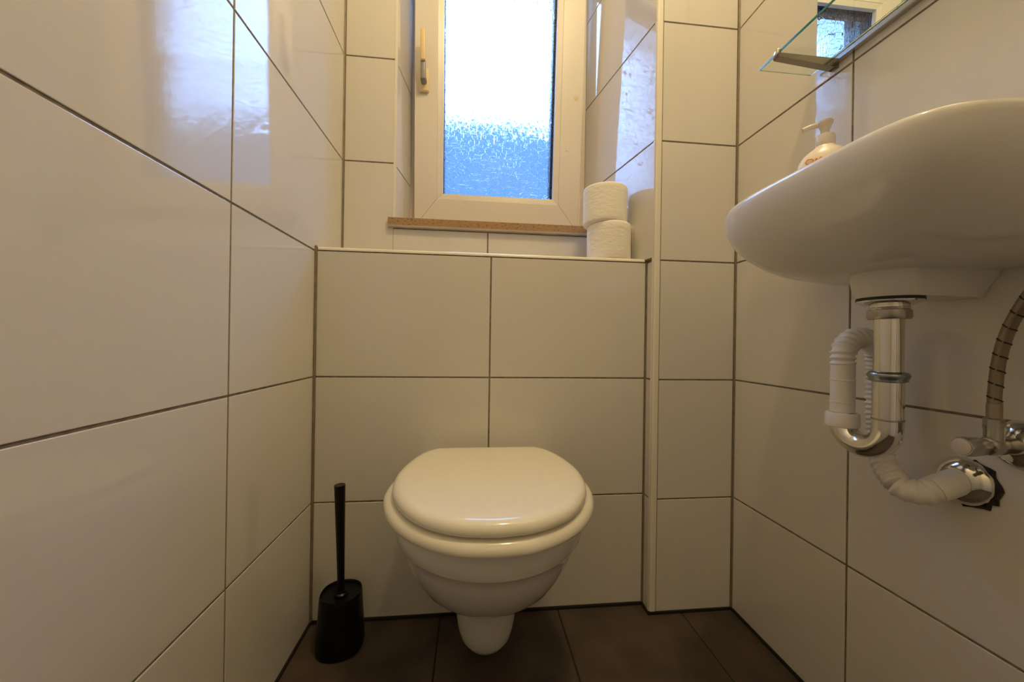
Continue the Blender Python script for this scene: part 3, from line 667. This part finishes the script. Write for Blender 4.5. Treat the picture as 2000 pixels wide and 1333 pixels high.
hp = resample(hp, 0.0025)
bm = bmesh.new(); tube(bm, hp, 0.0059, 32); bd = obj('braid', bm, M_BRAID, ho, smooth=True, sharp=50)
# black tracer threads spiralling round the braid: short dashes
T = [(hp[min(i+1, len(hp)-1)] - hp[max(i-1, 0)]).normalized() for i in range(len(hp))]
for j in range(8):
    i0 = 3 + j*7
    bm = bmesh.new(); pts = []
    for k in range(17):
        f_ = i0 + 2.6*(1-k/16); i = min(int(f_), len(hp)-2)
        c = hp[i].lerp(hp[i+1], f_-i); t = T[i]; side = Vector((0.75, -0.65, 0)); side = (side-t*side.dot(t)).normalized(); fr = t.cross(side)
        if fr.dot(Vector((-1, -1, 0))) < 0: fr = -fr
        a = math.pi*(1-k/16.0); pts.append(c + 0.0060*(math.cos(a)*side + math.sin(a)*fr))
        if k in (5, 11):
            if len(pts) > 1: tube(bm, pts, 0.0009, 6)
            pts = []
    if len(pts) > 1: tube(bm, pts, 0.0009, 6)
    if i0+3 < len(hp)-2: obj('black_thread', bm, M_RUBBER, ho)
    else: bm.free()

# ------------------------------------------------------------------ soap dispenser on the basin
PX, PY, PZ = 0.597, 0.586, 0.2107
sd = thing('soap_dispenser', 'pale pump bottle of liquid soap standing on the hand basin', 'soap dispenser', (PX, PY, PZ))
M_SOAP = mat('pearl_soap', (0.84, 0.76, 0.68), 0.25, Subsurface_Weight=0.25); M_SOAP.node_tree.nodes['Principled BSDF'].inputs['Subsurface Radius'].default_value = (0.02, 0.01, 0.006)
M_PUMP = mat('clear_pump', (0.86, 0.80, 0.74), 0.2, Transmission_Weight=0.35)
bm = bmesh.new(); rings = []
ca, sa = math.cos(0.72), math.sin(0.72)
for h, w, dp in ((0.0, .034, .021), (.003, .037, .024), (.02, .0385, .0255), (.07, .040, .0265), (.095, .0395, .026), (.107, .037, .0245), (.117, .031, .0215), (.124, .023, .018), (.128, .0165, .0155), (.131, .0140, .0140)):
    ring = []
    for k in range(48):
        a = 2*math.pi*k/48; u_ = math.copysign(abs(math.cos(a))**0.85, math.cos(a))*w; v_ = math.copysign(abs(math.sin(a))**0.85, math.sin(a))*dp
        ring.append((PX+u_*ca+v_*sa, PY-u_*sa+v_*ca, PZ+h))
    rings.append(ring)
loft(bm, rings); obj('bottle', bm, M_SOAP, sd, smooth=True, sharp=50)
bm = bmesh.new(); lathe(bm, [(0.0135, 0.1305), (0.0140, 0.132), (0.0138, 0.148), (0.0125, 0.151), (0.0070, 0.1515)], (PX, PY, PZ), 'z', 32); obj('cap', bm, M_PUMP, sd, smooth=True, sharp=40)
bm = bmesh.new(); lathe(bm, [(0.0062, 0.1510), (0.0060, 0.160), (0.0085, 0.166), (0.0110, 0.1715), (0.0110, 0.1745), (0.0095, 0.1762)], (PX, PY, PZ), 'z', 28)
dirx = Vector((-0.80, 0.6, 0)).normalized()
pts = [Vector((PX, PY, PZ+0.1715)) + dirx*s_ + Vector((0, 0, -0.0 if s_ < 0.02 else -(s_-0.02)*0.35)) for s_ in (0, 0.008, 0.016, 0.024, 0.031)]
tube(bm, pts, lambda s: 0.0048-0.03*s*0.6, 16); obj('pump_head', bm, M_PUMP, sd, smooth=True, sharp=50)
bm = bmesh.new()     # orange lettering sweep on the front
def onb(u_, h): # point on the bottle front
    w, dp = 0.0395, 0.0262
    v_ = -dp*(1-abs(u_/w)**2.35)**(1/2.35) if abs(u_) < w else 0
    v_ -= 0.0002; return Vector((PX+u_*ca+v_*sa, PY-u_*sa+v_*ca, PZ+h))
for seg_ in ([(-.024, .086), (-.027, .090), (-.024, .094), (-.020, .093)], [(-.024, .086), (-.019, .0865), (-.017, .091), (-.020, .094)], [(-.015, .088), (-.013, .0925), (-.011, .089)], [(-.010, .0895), (-.007, .093), (-.005, .0895)], [(-.003, .0905), (.001, .0935), (.003, .091), (.012, .0965)]):
    tube(bm, catmull([onb(p[0], p[1]+0.0125) for p in seg_], 5), 0.0009, 6)
obj('orange_lettering', bm, M_ORANGE, sd)

# ------------------------------------------------------------------ mirror and glass shelf
mi_ = thing('mirror', 'frameless wall mirror above the glass shelf on the right wall', 'mirror', (XR, 0.42, 0.54))
bm = bmesh.new(); box(bm, XR-0.0068, XR-0.0012, 0.17, 0.6687, 0.5425, 1.16); obj('mirror_backing', bm, mat('mirror_edge', (0.05, 0.22, 0.20), 0.2), mi_)
bm = bmesh.new(); box(bm, XR-0.0074, XR-0.0069, 0.1706, 0.6681, 0.5431, 1.1594); obj('mirror_face', bm, M_MIRROR, mi_)
M_BRKT = mat('dark_chrome', (0.30, 0.28, 0.25), 0.12, 1.0)
sh = thing('glass_shelf', 'clear glass shelf on chrome brackets below the mirror', 'shelf', (XR, 0.42, 0.53))
bm = bmesh.new(); bbox(bm, 0.5485, XR-0.010, 0.17, 0.6785, 0.5345, 0.5395, 0.0005, 1)
for f in bm.faces:
    if abs(f.normal.z) < 0.5: f.material_index = 1
obj('shelf_glass', bm, [M_SHELF, M_GLASSEDGE], sh)
bm = bmesh.new(); bbox(bm, XR-0.0105, XR-0.0002, 0.15, 0.640, 0.5235, 0.5335, 0.0015, 2); obj('wall_rail', bm, M_CHROMED, sh)
for by in (0.6355, 0.20):
    bm = bmesh.new(); pr = [(XR-0.0005, 0.5335), (0.5475, 0.5335), (0.5455, 0.530), (0.5475, 0.5265), (XR-0.0005, 0.5165)]
    loft(bm, [[(x, by-0.0065, z) for x, z in pr], [(x, by+0.0065, z) for x, z in pr]])
    br = obj('bracket', bm, M_BRKT, sh)
    bm = bmesh.new(); bbox(bm, 0.5445, 0.5525, by-0.006, by+0.006, 0.5325, 0.5425, 0.002, 2); obj('clip', bm, M_CHROME, br, smooth=True, sharp=60)
